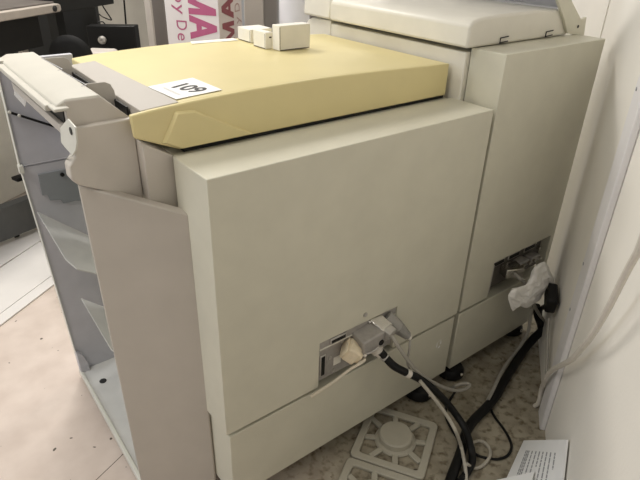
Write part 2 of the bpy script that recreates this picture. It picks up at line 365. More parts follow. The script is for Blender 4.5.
# catch trays sloping down to the right
P1 = Vector((-0.178, 0.78, 0.668)); P4 = Vector((-0.01, 0.78, 0.510)); P2 = Vector((-0.173, 0.545, 0.617)); P3 = P2 + (P4 - P1) * 0.10 + Vector((0, -0.03, -0.006)); P5 = P2 + (P4 - P1) * 0.95 + Vector((0, -0.03, 0.03))
b = MB(); b.prism([P1, P4, P5, P3, P2], (0, 0, -0.005)); b.build('tray', 'tray', fin, 0.0012)
b = MB(); o_ = Vector((0.055, -0.06, -0.30)); b.prism([p + o_ for p in (P1, P4 - Vector((0.045, 0, -0.04)), P5 - Vector((0.045, 0, -0.04)), P3, P2)], (0, 0, -0.005)); b.build('tray', 'tray', fin, 0.0012)
b = MB(); b.tube([(-0.187, 0.772, 0.969), (-0.078, 0.772, 0.909)], 0.0035, 8, 1); rod = b.build('rod', 'black', fin)
for p in ((-0.186, 0.770, 0.9695), (-0.165, 0.770, 0.957), (-0.079, 0.768, 0.9095)): b = MB(); b.lathe(p, (0, -1, 0), [(0.0045, 0), (0.004, 0.004), (0, 0.006)], 12); b.build('rod_end', 'rim', rod)
b = MB(); b.ring((-0.1178, 0.6843, 0.0365), (0, 0, 1), 0, 0.012, 0.0012, 16); b.build('slot_hole', 'ink', fin)
# upper block of the finisher
b = MB(); b.xz([(-0.176, 1.128), (-0.109, 1.127), (-0.056, 1.077), (-0.176, 1.077)], 0.206, 0.222); b.build('end_plate', 'beige', fin, 0.002)
b = MB(); b.xz([(-0.176, 1.079), (-0.056, 1.079), (-0.057, 0.901), (-0.182, 0.964), (-0.194, 0.978), (-0.193, 1.006), (-0.178, 1.022)], 0.192, 0.225); b.build('end_block', 'beige', fin, 0.003)
b = MB(); b.xz([(-0.192, 1.121), (-0.172, 1.130), (-0.110, 1.130), (-0.068, 1.088), (-0.068, 1.072), (-0.114, 1.112), (-0.192, 1.112)], 0.207, 0.70); tp = b.build('top_plate', 'plate_c', fin, 0.003)
b = MB()
b.xy([(-0.1125, 0.609), (-0.104, 0.465), (-0.116, 0.455), (-0.1175, 0.457), (-0.1065, 0.466), (-0.114, 0.609)], 1.1295, 1.1305)
b.xy([(-0.111, 0.446), (-0.105, 0.294), (-0.118, 0.288), (-0.118, 0.290), (-0.1075, 0.296), (-0.1125, 0.446)], 1.1295, 1.1305)
b.build('plate_seam', 'ink_g', tp)
b = MB(); b.box(-0.205, 0.235, 1.105, -0.190, 0.66, 1.117); b.box(-0.200, 0.19, 1.113, -0.172, 0.232, 1.119); b.box(-0.205, 0.655, 1.118, -0.185, 0.69, 1.124)
b.build('front_lip', 'plate_c', fin, 0.002)
for y in (0.30, 0.595):
    b = MB(); b.xz([(-0.108, 1.10), (-0.108, 1.131), (-0.066, 1.130), (-0.056, 1.124), (-0.050, 1.110), (-0.048, 1.062), (-0.06, 1.065)], y, y + 0.004); b.build('guide_tab', 'strip', fin, 0.0008)
b = MB(); b.box(-0.178, 0.222, 1.079, -0.175, 0.69, 1.113); lab(b.build('side_shade', 'dark', fin), 'dark strip painting the shade under the top plate')  # dark panel added for the shade below the top plate
b = MB(); b.box(-0.056, 0.225, 0.82, -0.050, 0.78, 1.06); b.build('partition', 'grey', fin)
b = MB(); b.box(-0.188, 0.22, 1.062, -0.178, 0.62, 1.080); bar = b.build('side_bar', 'strip', fin, 0.001)
b = MB(); b.prism([(-0.1900, 0.2139, 1.0776), (-0.1900, 0.2314, 1.0428), (-0.1900, 0.1950, 1.0385), (-0.1900, 0.1701, 1.0382), (-0.1900, 0.2234, 1.0102), (-0.1900, 0.1655, 1.0357), (-0.1900, 0.1307, 1.0581), (-0.1900, 0.1126, 1.0785), (-0.1900, 0.1036, 1.1074), (-0.1900, 0.1440, 1.1120)], (0.003, 0, 0))
sb = b.build('side_bracket', 'rim', fin, 0.0005)
b = MB(); b.ring((-0.1905, 0.1339, 1.0928), (-1, 0, 0), 0, 0.007, 0.0012, 16); b.build('bracket_hole', 'ink', fin)
b = MB(); b.prism([(-0.1760, 0.6472, 1.0778), (-0.1760, 0.5139, 1.0799), (-0.1760, 0.5941, 1.0238), (-0.1760, 0.7031, 1.0287)], (0.0008, 0, 0)); lab(b.build('tape', 'glass', fin), 'clear tape hanging inside the open end')
# filler between finisher and main cabinet, under the lid
b = MB(); b.xz([(-0.056, 0.91), (0.006, 0.875), (0.006, 0.998), (-0.056, 1.036)], 0.160, 0.70); b.build('side_filler', 'beige', cop, 0.002)

# ------------------------------------------------------------------ connector panels
cp = MB(); cp.box(0.2885, 0.010, 0.322, 0.5715, 0.016, 0.440); cp.box(0.2885, 0.003, 0.440, 0.5715, 0.016, 0.4645)
cpl = cp.build('connector_panel', 'plate', cop, 0.001); lab(cpl, 'metal connector panel set into the main rear cover')
MB().box(0.290, 0.001, 0.437, 0.571, 0.006, 0.441).build('panel_lip', 'cream2', cpl, 0.001)
def socket(name, x, z, w, h, parent, y=0.010, vertical=False, mat_in='black'):
    if vertical: w, h = h, w
    b = MB(); b.box(x - w / 2 - 0.004, y - 0.004, z - h / 2 - 0.004, x + w / 2 + 0.004, y, z + h / 2 + 0.004); o = b.build(name, 'steel', parent, 0.002)
    MB().box(x - w / 2, y - 0.0052, z - h / 2, x + w / 2, y - 0.0005, z + h / 2).build('socket_opening', mat_in, o, 0.001)
    return o
socket('socket', 0.306, 0.374, 0.066, 0.012, cpl, vertical=True)
socket('socket', 0.352, 0.4515, 0.048, 0.010, cpl, y=0.003)
socket('socket', 0.520, 0.395, 0.052, 0.012, cpl)
for x, z in ((0.332, 0.388), (0.345, 0.335), (0.375, 0.425), (0.44, 0.33), (0.55, 0.35)): b = MB(); b.ring((x, 0.0102, z), (0, -1, 0), 0, 0.006, 0.0025, 14); b.build('panel_screw', 'steel', cpl)
b = MB(); b.box(0.346, 0.0090, 0.352, 0.372, 0.0102, 0.380); lab(b.build('panel_sticker', 'card', cpl), 'small pale sticker on the connector panel')
cp = MB(); cp.box(1.034, 0.030, 0.314, 1.362, 0.036, 0.448)
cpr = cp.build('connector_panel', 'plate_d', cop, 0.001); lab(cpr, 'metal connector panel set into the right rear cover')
MB().box(1.031, 0.010, 0.314, 1.052, 0.03, 0.432).build('panel_flange', 'strip', cpr, 0.001)
for x in (1.10, 1.19, 1.285): socket('socket', x, 0.415, 0.060, 0.014, cpr, y=0.030)
for x, z in ((1.085, 0.445), (1.19, 0.445), (1.30, 0.44), (1.345, 0.40)): b = MB(); b.lathe((x, 0.03, z - 0.004), (0, -1, 0), [(0.008, 0), (0.008, 0.012), (0.004, 0.016), (0, 0.016)], 12); b.build('panel_post', 'chrome', cpr)

# ------------------------------------------------------------------ plugs and cables at the main panel
# grey metal-hooded plug
G = 'plugs at the main connector panel'
t = thing('cable_plug', (0.4433, -0.0050, 0.4067), 'squat grey metal plug without a visible cable, beside the ivory plug', 'plug', G)
b = MB(); c = Vector((0.4432, -0.0120, 0.4221)); b.rbox(c, (1, 0, 0.08), (0, 1, 0.1), (0, 0, 1), 0.040, 0.036, 0.026); hood = b.build('plug_hood', 'plate', t, 0.005)
b = MB(); b.lathe(c + Vector((0.026, -0.034, -0.008)), (0, -1, 0), [(0.010, 0), (0.009, 0.004), (0.006, 0.005), (0, 0.003)], 14); b.build('thumbscrew', 'black', t)
b = MB(); b.tube([c + Vector((-0.032, -0.03, -0.022)), c + Vector((-0.020, -0.044, -0.016)), c + Vector((0.012, -0.042, -0.014))], 0.0022, 6, 6); b.build('bail_wire', 'steel', t)
# ivory plug with thin cream cable
t = thing('plug_cable', (0.3975, -0.0200, 0.3961), 'ivory plug with thin cream cable running left along the seam', 'plug', G)
c = Vector((0.3881, -0.0220, 0.4023)); b = MB()
ax = (Vector((0.4099, -0.0450, 0.3822)) - c).normalized()
sdv = Vector((0, 0, 1)); sdv = (sdv - ax * sdv.dot(ax)).normalized(); oth = ax.cross(sdv)
b.rbox(c - ax * 0.004, ax, oth, sdv, 0.020, 0.026, 0.024); b.rbox(c + ax * 0.018, ax, oth, sdv, 0.008, 0.020, 0.016); b.rbox(c - ax * 0.026, ax, oth, sdv, 0.006, 0.032, 0.018); b.build('plug_body', 'ivory', t, 0.006)
for k in (0.012, -0.014):
    b = MB(); b.ring(c + ax * 0.026 + sdv * k, ax, 0, 0.0055, 0.009, 12); b.build('thumbscrew', 'cable_w', t)
b = MB(); b.tube([c + ax * 0.034, (0.4023, -0.0550, 0.3897), (0.3826, -0.0550, 0.3856), (0.3563, -0.0450, 0.3707), (0.3200, -0.0350, 0.3469), (0.2826, -0.0220, 0.3232), (0.2545, -0.0100, 0.3040)], 0.0042, 8); b.build('cable', 'cable_b', t)
# silver D plug with grey cable looping to the floor
t = thing('plug_cable', (0.4924, -0.0300, 0.4498), 'silver plug with grey cable sweeping right into a loop by the foot', 'plug', G)
c = Vector((0.4953, -0.0200, 0.4386)); e = Vector((0.5023, -0.0550, 0.4260)); ax = (e - c).normalized(); sdv = Vector((0, 0, 1)); sdv = (sdv - ax * sdv.dot(ax)).normalized(); oth = ax.cross(sdv)
b = MB(); b.rbox(c - ax * 0.012, ax, oth, sdv, 0.030, 0.024, 0.015); b.rbox(c - ax * 0.036, ax, oth, sdv, 0.010, 0.030, 0.012); b.build('plug_shell', 'chrome', t, 0.003)
b = MB(); b.rbox(c + ax * 0.024, ax, oth, sdv, 0.012, 0.018, 0.016); b.build('plug_clamp', 'steel', t, 0.003)
for k in (-1, 1): b = MB(); b.ring(c + ax * 0.030 + oth * 0.011 * k, ax, 0, 0.004, 0.009, 10); b.build('thumbscrew', 'chrome', t)
b = MB(); b.tube([c + ax * 0.03, (0.4962, -0.0650, 0.4283), (0.5080, -0.0850, 0.3968), (0.5316, -0.0950, 0.3553), (0.5724, -0.1000, 0.2958), (0.6350, -0.1050, 0.2259), (0.7174, -0.1100, 0.1501), (0.7847, -0.1150, 0.1046), (0.8344, -0.1150, 0.0874), (0.8565, -0.1080, 0.0853), (0.8431, -0.0950, 0.0873), (0.8163, -0.0800, 0.0794), (0.8465, -0.0395, 0.0120)], 0.0058, 10); b.build('cable', 'cable_g', t)
# ribbed grey boot
t = thing('plug_cable', (0.5405, -0.0400, 0.4271), 'plug with long ribbed grey boot and thin drooping lead, rightmost at the main panel', 'plug', G)
a = Vector((0.5268, -0.0020, 0.4489)); e = Vector((0.5696, -0.0600, 0.3938)); ax = (e - a).normalized(); ln = (e - a).length
b = MB(); prof = [(0, 0), (0.020, 0.0), (0.022, 0.02), (0.021, ln * 0.5)]
for k in range(7):
    h0 = ln * (0.52 + 0.065 * k); r0 = 0.020 - 0.0012 * k; prof += [(r0, h0), (r0, h0 + ln * 0.04), (r0 - 0.004, h0 + ln * 0.042), (r0 - 0.004, h0 + ln * 0.062)]
prof += [(0.009, ln), (0, ln)]
b.lathe(a, ax, prof, 18); b.build('plug_boot', 'greyboot', t)
b = MB(); b.lathe(e - ax * 0.002, ax, [(0.0075, 0), (0.0075, 0.008), (0.0, 0.009)], 12); b.build('boot_ring', 'cable_w', t)
b = MB(); b.tube([e, (0.5655, -0.0700, 0.3803), (0.5544, -0.0800, 0.3592), (0.5460, -0.0840, 0.3325), (0.5596, -0.0860, 0.2963), (0.5816, -0.0880, 0.2624)], 0.0033, 8); b.build('cable', 'cable_g', t)
# thick black cable with white band
t = thing('plug_cable', (0.4887, -0.0200, 0.3542), 'thick black cable with white band from the main panel down to the floor', 'plug', G)
pts = [(0.4697, -0.0500, 0.3808), (0.4799, -0.0620, 0.3621), (0.4971, -0.0800, 0.3364), (0.5304, -0.0950, 0.3070), (0.5769, -0.1080, 0.2682), (0.6290, -0.1250, 0.2121), (0.6775, -0.1500, 0.1456), (0.7055, -0.1800, 0.0932), (0.7001, -0.2200, 0.0747), (0.6932, -0.2579, 0.0300), (0.6643, -0.2878, 0.0170), (0.6061, -0.3061, 0.0120), (0.5465, -0.3115, 0.0110)]
b = MB(); b.tube(pts, 0.0115, 12); ca = b.build('cable', 'black_m', t)
b = MB(); b.tube([(0.5325, -0.0956, 0.3052), (0.5454, -0.0997, 0.2947)], 0.0132, 14, 1); b.build('white_band', 'cable_w', ca)
b = MB(); c = Vector((0.4692, -0.0300, 0.3782)); ax = (Vector(pts[1]) - c).normalized(); b.lathe(c - ax * 0.02, ax, [(0, 0), (0.017, 0), (0.019, 0.01), (0.019, 0.030), (0.015, 0.034), (0.015, 0.045), (0.0, 0.046)], 16); b.build('plug_collar', 'cable_w', t)
b = MB(); b.ring(c + ax * 0.024, ax, 0, 0.0135, 0.016, 14); b.build('plug_gland', 'steel', t)

# ------------------------------------------------------------------ cables at the right panel
t = thing('plug_cable', (1.1543, -0.0200, 0.3728), 'silver plug with short pale grey cable above the crumpled white plastic', 'plug', 'plugs at the right connector panel')
c = Vector((1.1439, 0.0000, 0.3830)); e = Vector((1.1192, -0.0500, 0.3852)); ax = (e - c).normalized(); sdv = Vector((0, 0, 1)); sdv = (sdv - ax * sdv.dot(ax)).normalized(); oth = ax.cross(sdv)
b = MB(); b.rbox(c, ax, oth, sdv, 0.030, 0.034, 0.018); b.build('plug_shell', 'chrome', t, 0.003)
b = MB(); b.tube([c + ax * 0.02, e, (1.1320, -0.0600, 0.3733), (1.1587, -0.0700, 0.3392), (1.1940, -0.0700, 0.2909), (1.2327, -0.0700, 0.2351), (1.2889, -0.0700, 0.1698), (1.3588, -0.0680, 0.0995)], 0.0065, 10); b.build('cable', 'cable_g', t)
for (u, v, l) in ((524, 262, 'grey plug on the right panel nearest its middle socket'), (535, 257, 'grey plug at the far right end of the right panel')):
    t = thing('cable_plug', (Vector((1.2191, 0.0000, 0.3897)) if u == 524 else Vector((1.2882, 0.0000, 0.3869))), l, 'plug', 'plugs at the right connector panel')
    c = world_of(t); b = MB(); b.rbox(c + Vector((0, 0.012, -0.006)), (1, 0, 0), (0, 1, 0), (0, 0, 1), 0.026, 0.018, 0.012); b.build('plug_hood', 'plate', t, 0.004)
    for k in (-1, 1): b = MB(); b.ring(c + Vector((0.018 * k, -0.005, -0.004)), (0, -1, 0), 0, 0.006, 0.010, 10); b.build('thumbscrew', 'chrome', t)
# black adaptor
t = thing('power_adaptor', (1.4570, -0.0200, 0.1461), 'black power adaptor block hanging by the wall behind the crumpled white plastic', 'adaptor')
c = Vector((1.2158, -0.1318, 0.3087)); ax = WD + Vector((0, 0, 0.25)); ax.normalize(); sdv = Vector((0, 0, 1)); sdv = (sdv - ax * sdv.dot(ax)).normalized(); oth = ax.cross(sdv)
b = MB(); b.rbox(c, ax, oth, sdv, 0.046, 0.018, 0.032); b.build('adaptor_body', 'black', t, 0.008)
b = MB(); b.tube([c - ax * 0.03, (1.3358, -0.0500, 0.1612), (1.3368, -0.0550, 0.1207), (1.3521, -0.0600, 0.0779)], 0.009, 10); b.build('strain_relief', 'black_m', t)
# heavy black bundle to the floor
b = MB(); b.tube([(1.3005, -0.0450, 0.1873), (1.3165, -0.0550, 0.1392), (1.3499, -0.0600, 0.0838), (1.3421, -0.0700, 0.0642), (1.3056, -0.0676, 0.0450), (1.2389, -0.0737, 0.0220), (1.1265, -0.1047, 0.0180), (1.0255, -0.1346, 0.0180), (0.9519, -0.1596, 0.0180), (0.8723, -0.1746, 0.0170), (0.8048, -0.1828, 0.0150), (0.7408, -0.2022, 0.0140), (0.6695, -0.2415, 0.0130), (0.6084, -0.2695, 0.0130), (0.5408, -0.3009, 0.0130)], 0.0155, 12)
o = b.build('black_cable', 'black_m'); base(o, (1.0443, -0.1248, 0.0000)); tag(o, 'heavy black cable snaking over the floor from the right panel', 'cable')
b = MB(); b.tube([(1.2638, -0.0500, 0.1965), (1.2623, -0.0550, 0.1441), (1.2508, -0.0650, 0.0984), (1.2236, -0.0599, 0.0300), (1.1211, -0.0838, 0.0300), (1.0321, -0.1128, 0.0360), (0.9623, -0.1398, 0.0340), (0.9021, -0.1613, 0.0300)], 0.0062, 10)
o = b.build('grey_cable', 'cable_g'); base(o, (1.1547, -0.0663, 0.0000)); tag(o, 'grey cable lying along the heavy black floor cable', 'cable')
b = MB(); b.tube([(0.9097, -0.1677, 0.0120), (0.8918, -0.1912, 0.0050), (0.8761, -0.2235, 0.0050), (0.8637, -0.2566, 0.0050), (0.8447, -0.2937, 0.0050), (0.8208, -0.3204, 0.0050), (0.7857, -0.3327, 0.0050), (0.7503, -0.3253, 0.0050), (0.7267, -0.3056, 0.0050), (0.7072, -0.2750, 0.0050), (0.6871, -0.2508, 0.0320)], 0.0042, 8)
o = b.build('black_cable', 'black_m'); base(o, (0.8213, -0.3155, 0.0000)); tag(o, 'thin black cord making a round loop on the floor', 'cable')
b = MB(); b.tube([(0.8561, -0.0586, 0.0120), (0.8176, -0.0702, 0.0060), (0.7717, -0.0924, 0.0050), (0.7404, -0.1242, 0.0050), (0.7210, -0.1625, 0.0050), (0.7086, -0.1939, 0.0050), (0.6823, -0.2283, 0.0050)], 0.0042, 8)
o = b.build('black_cable', 'black_m'); base(o, (0.7760, -0.0896, 0.0000)); tag(o, 'thin black cord running along the square plastic frame', 'cable')
b = MB(); b.tube([(0.5663, -0.1250, 0.2752), (0.5890, -0.1500, 0.2346), (0.6136, -0.1750, 0.1879), (0.6346, -0.2000, 0.1422), (0.6379, -0.2300, 0.1116), (0.6709, -0.2363, 0.0340), (0.6395, -0.2748, 0.0310), (0.6132, -0.3062, 0.0200), (0.5866, -0.3297, 0.0120)], 0.0055, 10)
o = b.build('grey_cable', 'cable_p'); base(o, (0.6634, -0.2609, 0.0000)); tag(o, 'light grey cable crossing over the black cables in front of the copier', 'cable')
b = MB(); b.tube([(0.6997, -0.2479, 0.0340), (0.7512, -0.2433, 0.0080), (0.7646, -0.2608, 0.0060), (0.7550, -0.2875, 0.0060), (0.7225, -0.3074, 0.0120), (0.6859, -0.3107, 0.0060), (0.6588, -0.3017, 0.0080), (0.6331, -0.2909, 0.0340)], 0.005, 8)
o = b.build('grey_cable', 'cable_p'); base(o, (0.7697, -0.2581, 0.0000)); tag(o, 'small light grey ring of cable lying on the floor inside the black cord loop', 'cable')

# crumpled white plastic over the plugs
t0 = Vector((1.2106, -0.0550, 0.3235))
sil = [(1.1743, -0.0920, 0.4535), (1.1378, -0.0920, 0.4525), (1.1229, -0.0920, 0.4460), (1.1263, -0.0920, 0.4129), (1.1031, -0.0920, 0.3894), (1.0622, -0.0920, 0.3932), (1.0264, -0.0920, 0.4012), (1.0033, -0.0920, 0.3885), (1.0088, -0.0920, 0.3622), (1.0510, -0.0920, 0.2992), (1.0531, -0.0920, 0.3275), (1.0926, -0.0920, 0.3026), (1.1441, -0.0920, 0.2723), (1.1918, -0.0920, 0.2739), (1.2259, -0.0920, 0.2817), (1.2343, -0.0920, 0.3088), (1.2695, -0.0920, 0.2992), (1.2937, -0.0920, 0.3028), (1.2866, -0.0920, 0.3359), (1.2370, -0.0920, 0.3966), (1.1990, -0.0920, 0.4387)]
sil = spline(sil + sil[:1], 3)[:-1]
b = MB(); ctrA = Vector((1.2074, -0.0920, 0.3785)); ctrB = Vector((1.0912, -0.0920, 0.3408))
n = len(sil); rings = []
def core(p):
    d = ctrB - ctrA; k = max(0, min(1, (p - ctrA).dot(d) / d.length_squared)); return ctrA + d * k
for side in (-1, 1):
    for f, dpt in ((1.0, 0.0), (0.9, 0.005), (0.75, 0.008), (0.58, 0.011), (0.40, 0.013), (0.22, 0.014), (0.08, 0.014)):
        if f == 1.0 and side == 1: continue
        row = []
        for p in sil:
            q = core(p); v = q + (p - q) * f
            wob = (abs(noise.noise(v * 38)) * 0.030 - 0.008) * (1 - f * 0.8) + noise.noise(v * 95) * 0.007 * (1 - f * 0.8)
            row.append(b.bm.verts.new(v + Vector((0, side * (dpt + wob), 0))))
        rings.append((side, row))
front = [r for s_, r in rings if s_ == -1]; back = [front[0]] + [r for s_, r in rings if s_ == 1]
for seq in (front, back):
    for a, c in zip(seq, seq[1:]):
        for k in range(n): b.bm.faces.new((a[k], a[(k + 1) % n], c[(k + 1) % n], c[k]))
    b.bm.faces.new(seq[-1])
o = b.build('crumpled_plastic_wrap', 'tissue', smooth=False); base(o, t0); tag(o, 'crumpled white plastic wrapped over the plugs of the right panel', 'plastic wrap')

# white cable on the right wall
b = MB(); b.tube([wp(-0.50, 0.075, 1.02), (0.5492, -0.5704, 0.9420), (0.5759, -0.5572, 0.8948), (0.6065, -0.5411, 0.8324), (0.6386, -0.5240, 0.7563), (0.6746, -0.5040, 0.6812), (0.7207, -0.4767, 0.5936), (0.7674, -0.4477, 0.5173), (0.8135, -0.4167, 0.4390), (0.8750, -0.3720, 0.3534), (0.9331, -0.3298, 0.2765), (0.9707, -0.3024, 0.2157), (0.9889, -0.2917, 0.1765), wp(0.092, 0.026, 0.10), wp(0.095, 0.022, 0.03), wp(0.10, 0.03, 0.006)], 0.0075, 10)
o = b.build('wall_cable', 'cable_w'); base(o, wp(0.1, 0.03, 0)); tag(o, 'white cable hanging across the cream wall on the right', 'cable')
b = MB(); b.tube([(1.1976, -0.1525, 0.2421), (1.1571, -0.1868, 0.1856), (1.1064, -0.2286, 0.1415), (1.0573, -0.2667, 0.0929), (1.0313, -0.2856, 0.0314)], 0.005, 8)
o = b.build('wall_cable', 'cable_g'); base(o, (1.0573, -0.2667, 0.0929)); tag(o, 'thin grey cable hanging straight down left of the white wall trim', 'cable')

# ------------------------------------------------------------------ square plastic frames on the floor
def frame(loc, rz, label):
    t = thing('plastic_frame', (0, 0, 0), label, 'plastic frame', 'square plastic frames behind the copier')
    R = 0.104; b = MB()
    def loop(h, r, z):
        out = []
        for k, (sx, sy) in enumerate(((1, 1), (-1, 1), (-1, -1), (1, -1))):
            for m in range(6):
                a = k * PI / 2 + m * PI / 10; out.append(b.bm.verts.new((sx * (h - r) + r * math.cos(a), sy * (h - r) + r * math.sin(a), z)))
        return out
    o0, o1, i1, i0 = loop(R + 0.012, 0.016, 0), loop(R + 0.012, 0.016, 0.012), loop(R - 0.012, 0.010, 0.012), loop(R - 0.012, 0.010, 0)
    for A_, B_ in ((o0, o1), (o1, i1), (i1, i0), (i0, o0)):
        for k in range(24): b.bm.faces.new((A_[k], A_[(k + 1) % 24], B_[(k + 1) % 24], B_[k]))
    b.build('outer_frame', 'spool', t, 0.003)
    for k in range(8):
        a = k * PI / 4 + 0.25; d = Vector((math.cos(a), math.sin(a), 0)); ln = (R - 0.011) / max(abs(d.x), abs(d.y))
        b = MB(); b.rbox(d * ((ln + 0.040) / 2) + Vector((0, 0, 0.006)), d, Vector((-d.y, d.x, 0)), (0, 0, 1), (ln - 0.040) / 2, 0.009, 0.0045); b.build('spoke', 'spool', t, 0.002)
    b = MB(); b.lathe((0, 0, 0), (0, 0, 1), [(0, 0.001), (0.064, 0.001), (0.066, 0.006), (0.062, 0.012), (0.054, 0.014), (0.053, 0.032), (0.049, 0.036), (0.036, 0.0365), (0, 0.0355)], 36); b.build('hub', 'spool', t)
    t.location = loc; t.rotation_euler = (0, 0, rz); return t
c1 = Vector((0.542, -0.082, 0.0))
frame(c1, math.radians(31), 'square spoked white plastic frame lying beside the front foot of the copier')
frame(Vector((0.338, -0.203, 0)), math.radians(31), 'second square spoked plastic frame, cut off by the bottom of the photo')

# ------------------------------------------------------------------ papers at the wall
t = thing('paper_stack', (0.8043, -0.3646, 0.0000), 'stack of printed sheets leaning against the cream wall', 'paper')
q1 = Vector((0.8782, -0.3314, 0.0010)); q2 = Vector((0.7542, -0.4944, 0.2427)); q4 = Vector((0.6745, -0.3968, 0.0010)); q3 = Vector((0.6621, -0.5613, 0.1244))
def pq(a, c, off=0.0): # a across (floor to wall), c along
    p = (q1 * (1 - a) + q2 * a) * (1 - c) + (q4 * (1 - a) + q3 * a) * c
    da = (q2 - q1) * (1 - c) + (q3 - q4) * c; dc = (q4 - q1) * (1 - a) + (q3 - q2) * a
    n = da.cross(dc).normalized(); n = n if n.z > 0 else -n
    return p + n * off
b = MB(); G_ = 12
for o0 in (0.0, 0.005):
    g = [[b.bm.verts.new(pq(i / G_, j / G_, o0)) for j in range(G_ + 1)] for i in range(G_ + 1)]
    for i in range(G_):
        for j in range(G_): b.bm.faces.new((g[i][j], g[i + 1][j], g[i + 1][j + 1], g[i][j + 1]))
    if o0 == 0.0: g0_ = g
def bd(g): return [g[i][0] for i in range(G_)] + [g[G_][j] for j in range(G_)] + [g[i][G_] for i in range(G_, 0, -1)] + [g[0][j] for j in range(G_, 0, -1)]
A_, B_ = bd(g0_), bd(g)
for i in range(len(A_)): b.bm.faces.new((A_[i], A_[(i + 1) % len(A_)], B_[(i + 1) % len(A_)], B_[i]))
b.build('sheets', 'paper', t, 0)
b = MB()
rows = [(0.17, 0.95), (0.205, 0.95), (0.24, 0.95), (0.315, 0.95), (0.40, 0.95), (0.48, 0.50), (0.555, 0.95), (0.635, 0.95), (0.715, 0.95), (0.80, 0.50)]
for a, en in rows:
    c = 0.22
    while c < en:
        w = min(random.uniform(0.04, 0.10), en - c)
        b.prism([pq(a, c, 0.0052), pq(a + 0.022, c, 0.0052), pq(a + 0.022, c + w, 0.0052), pq(a, c + w, 0.0052)], (pq(a, c, 0.0056) - pq(a, c, 0.0052))); c += w + 0.012
b.build('print_lines', 'ink_g', t)
p1 = Vector((0.6565, -0.3781, 0.0350)); p2 = Vector((0.7211, -0.4484, 0.0950)); p3 = Vector((0.6379, -0.4839, 0.0950)); p4 = Vector((0.5788, -0.4129, 0.0350))
b = MB(); b.prism([p1, p2, p3, p4], (0, 0, -0.002)); o = b.build('paper_sheet', 'paper'); base(o, p1); tag(o, 'blank white sheet of paper in front of the printed stack', 'paper')

# ------------------------------------------------------------------ on the lid
t = thing('number_sign', (0.088, 0.25, LZ(0.088) + 0.0005), 'white paper sign reading 109 on the yellow lid', 'sign')
b = MB(); b.prism([(x, y, LZ(x) + 0.0013) for x, y in ((0.030, 0.319), (0.142, 0.324), (0.146, 0.191), (0.0375, 0.189))], (0, 0, 0.0008)); b.build('sign_sheet', 'paper', t)
tx0 = Vector((0.066, 0.288, LZ(0.066) + 0.0024)); txd = Vector((0.022, -0.086, 0.0005)).normalized(); txu = Vector((0.97, 0.22, (LZ(0.12) - LZ(0.06)) / 0.06))
text_mesh('sign_number', '109', 'ink', t, tx0, txd, txu, 0.058, 1.0, 0.0002, 0.0014)
b = MB(); s0 = Vector((0.0535, 0.290, LZ(0.0535) + 0.0022)); s1 = Vector((0.057, 0.212, LZ(0.057) + 0.0022)); sd = (s1 - s0).normalized(); su = Vector((-sd.y, sd.x, 0))
for k in range(9): b.rbox(s0 + sd * (0.004 + k * (s1 - s0).length / 9), sd, su, (0, 0, 1), 0.0028, 0.0035, 0.0001)
b.build('sign_fine_print', 'faint', t)
GC = 'white cartons on the yellow lid'
def carton(x0, y0, x1, y1, h, label, rz=0.0, flap='x'):
    z = max(LZ(x0), LZ(x1)) + 0.0004; t = thing('carton', ((x0 + x1) / 2, (y0 + y1) / 2, z), label, 'carton', GC)
    b = MB(); b.box(x0, y0, z, x1, y1, z + h); b.build('carton_body', 'card', t, 0.0015)
    b = MB()
    if flap == 'x': b.box(x0 + 0.001, y0 - 0.0003, z + 0.003, x0 + 0.0028, y0 + 0.001, z + h - 0.004); b.box(x0 + 0.002, y0 - 0.0003, z + 0.0005, x1 - 0.002, y0 + 0.001, z + 0.0025)
    else: b.box(x0 - 0.0003, y0 + 0.003, z + 0.003, x0 + 0.001, y0 + 0.0045, z + h - 0.004); b.box(x0 - 0.0003, y0 + 0.002, z + 0.0005, x0 + 0.001, y1 - 0.002, z + 0.0022); b.box(x1 - 0.012, y0 - 0.0003, z + h - 0.016, x1 - 0.004, y0 + 0.001, z + h - 0.012)
    b.build('flap_gap', 'fold', t)
    return t
carton(0.497, 0.490, 0.606, 0.527, 0.068, 'largest white carton on the yellow lid, nearest the scanner')
carton(0.476, 0.530, 0.500, 0.598, 0.046, 'middle white carton between the two others on the yellow lid', flap='y')
carton(0.492, 0.640, 0.570, 0.716, 0.038, 'white carton on the yellow lid farthest from the scanner', flap='y')
b = MB(); b.prism([(x, y, LZ(x) + 0.0004) for x, y in ((0.324, 0.698), (0.480, 0.694), (0.486, 0.733), (0.337, 0.733))], (0, 0, 0.0012)); o = b.build('white_card', 'card'); base(o, (0.41, 0.71, LZ(0.41))); tag(o, 'flat pale card on the far edge of the yellow lid', 'card')

# ------------------------------------------------------------------ behind the copier: printed box, tube, cabinet
FW = Vector((0.621, 0.784, 0)).normalized(); RT = Vector((FW.y, -FW.x, 0)); CAM = Vector((-0.4323, -0.8958, 0))
def meet(p, d, q):
    """where the ground line p + k*d crosses the ground ray from the camera station towards q"""
    e = Vector(q) - CAM; e.z = 0; dd = d.x * e.y - d.y * e.x; w = CAM - p
    return p + d * ((w.x * e.y - w.y * e.x) / dd)
N = Vector((0.7693, 1.3534, 1.0716)); N.z = 0; ph = math.radians(18)
dl = -RT * math.cos(ph) + FW * math.sin(ph); dr = RT * math.sin(ph) + FW * math.cos(ph)
Lc = meet(N, dl, (0.5732, 1.4476, 1.0721)); Rc = meet(N, dr, (0.8536, 1.3062, 1.0722)); wl = (Lc - N).length; wr = (Rc - N).length
t = thing('printed_box', N, 'tall box with magenta lettering behind the yellow lid', 'box')
b = MB(); b.prism([N, N + dl * wl, N + dl * wl + dr * wr, N + dr * wr], (0, 0, 1.36)); bx = b.build('box_body', 'boxw', t, 0.003)
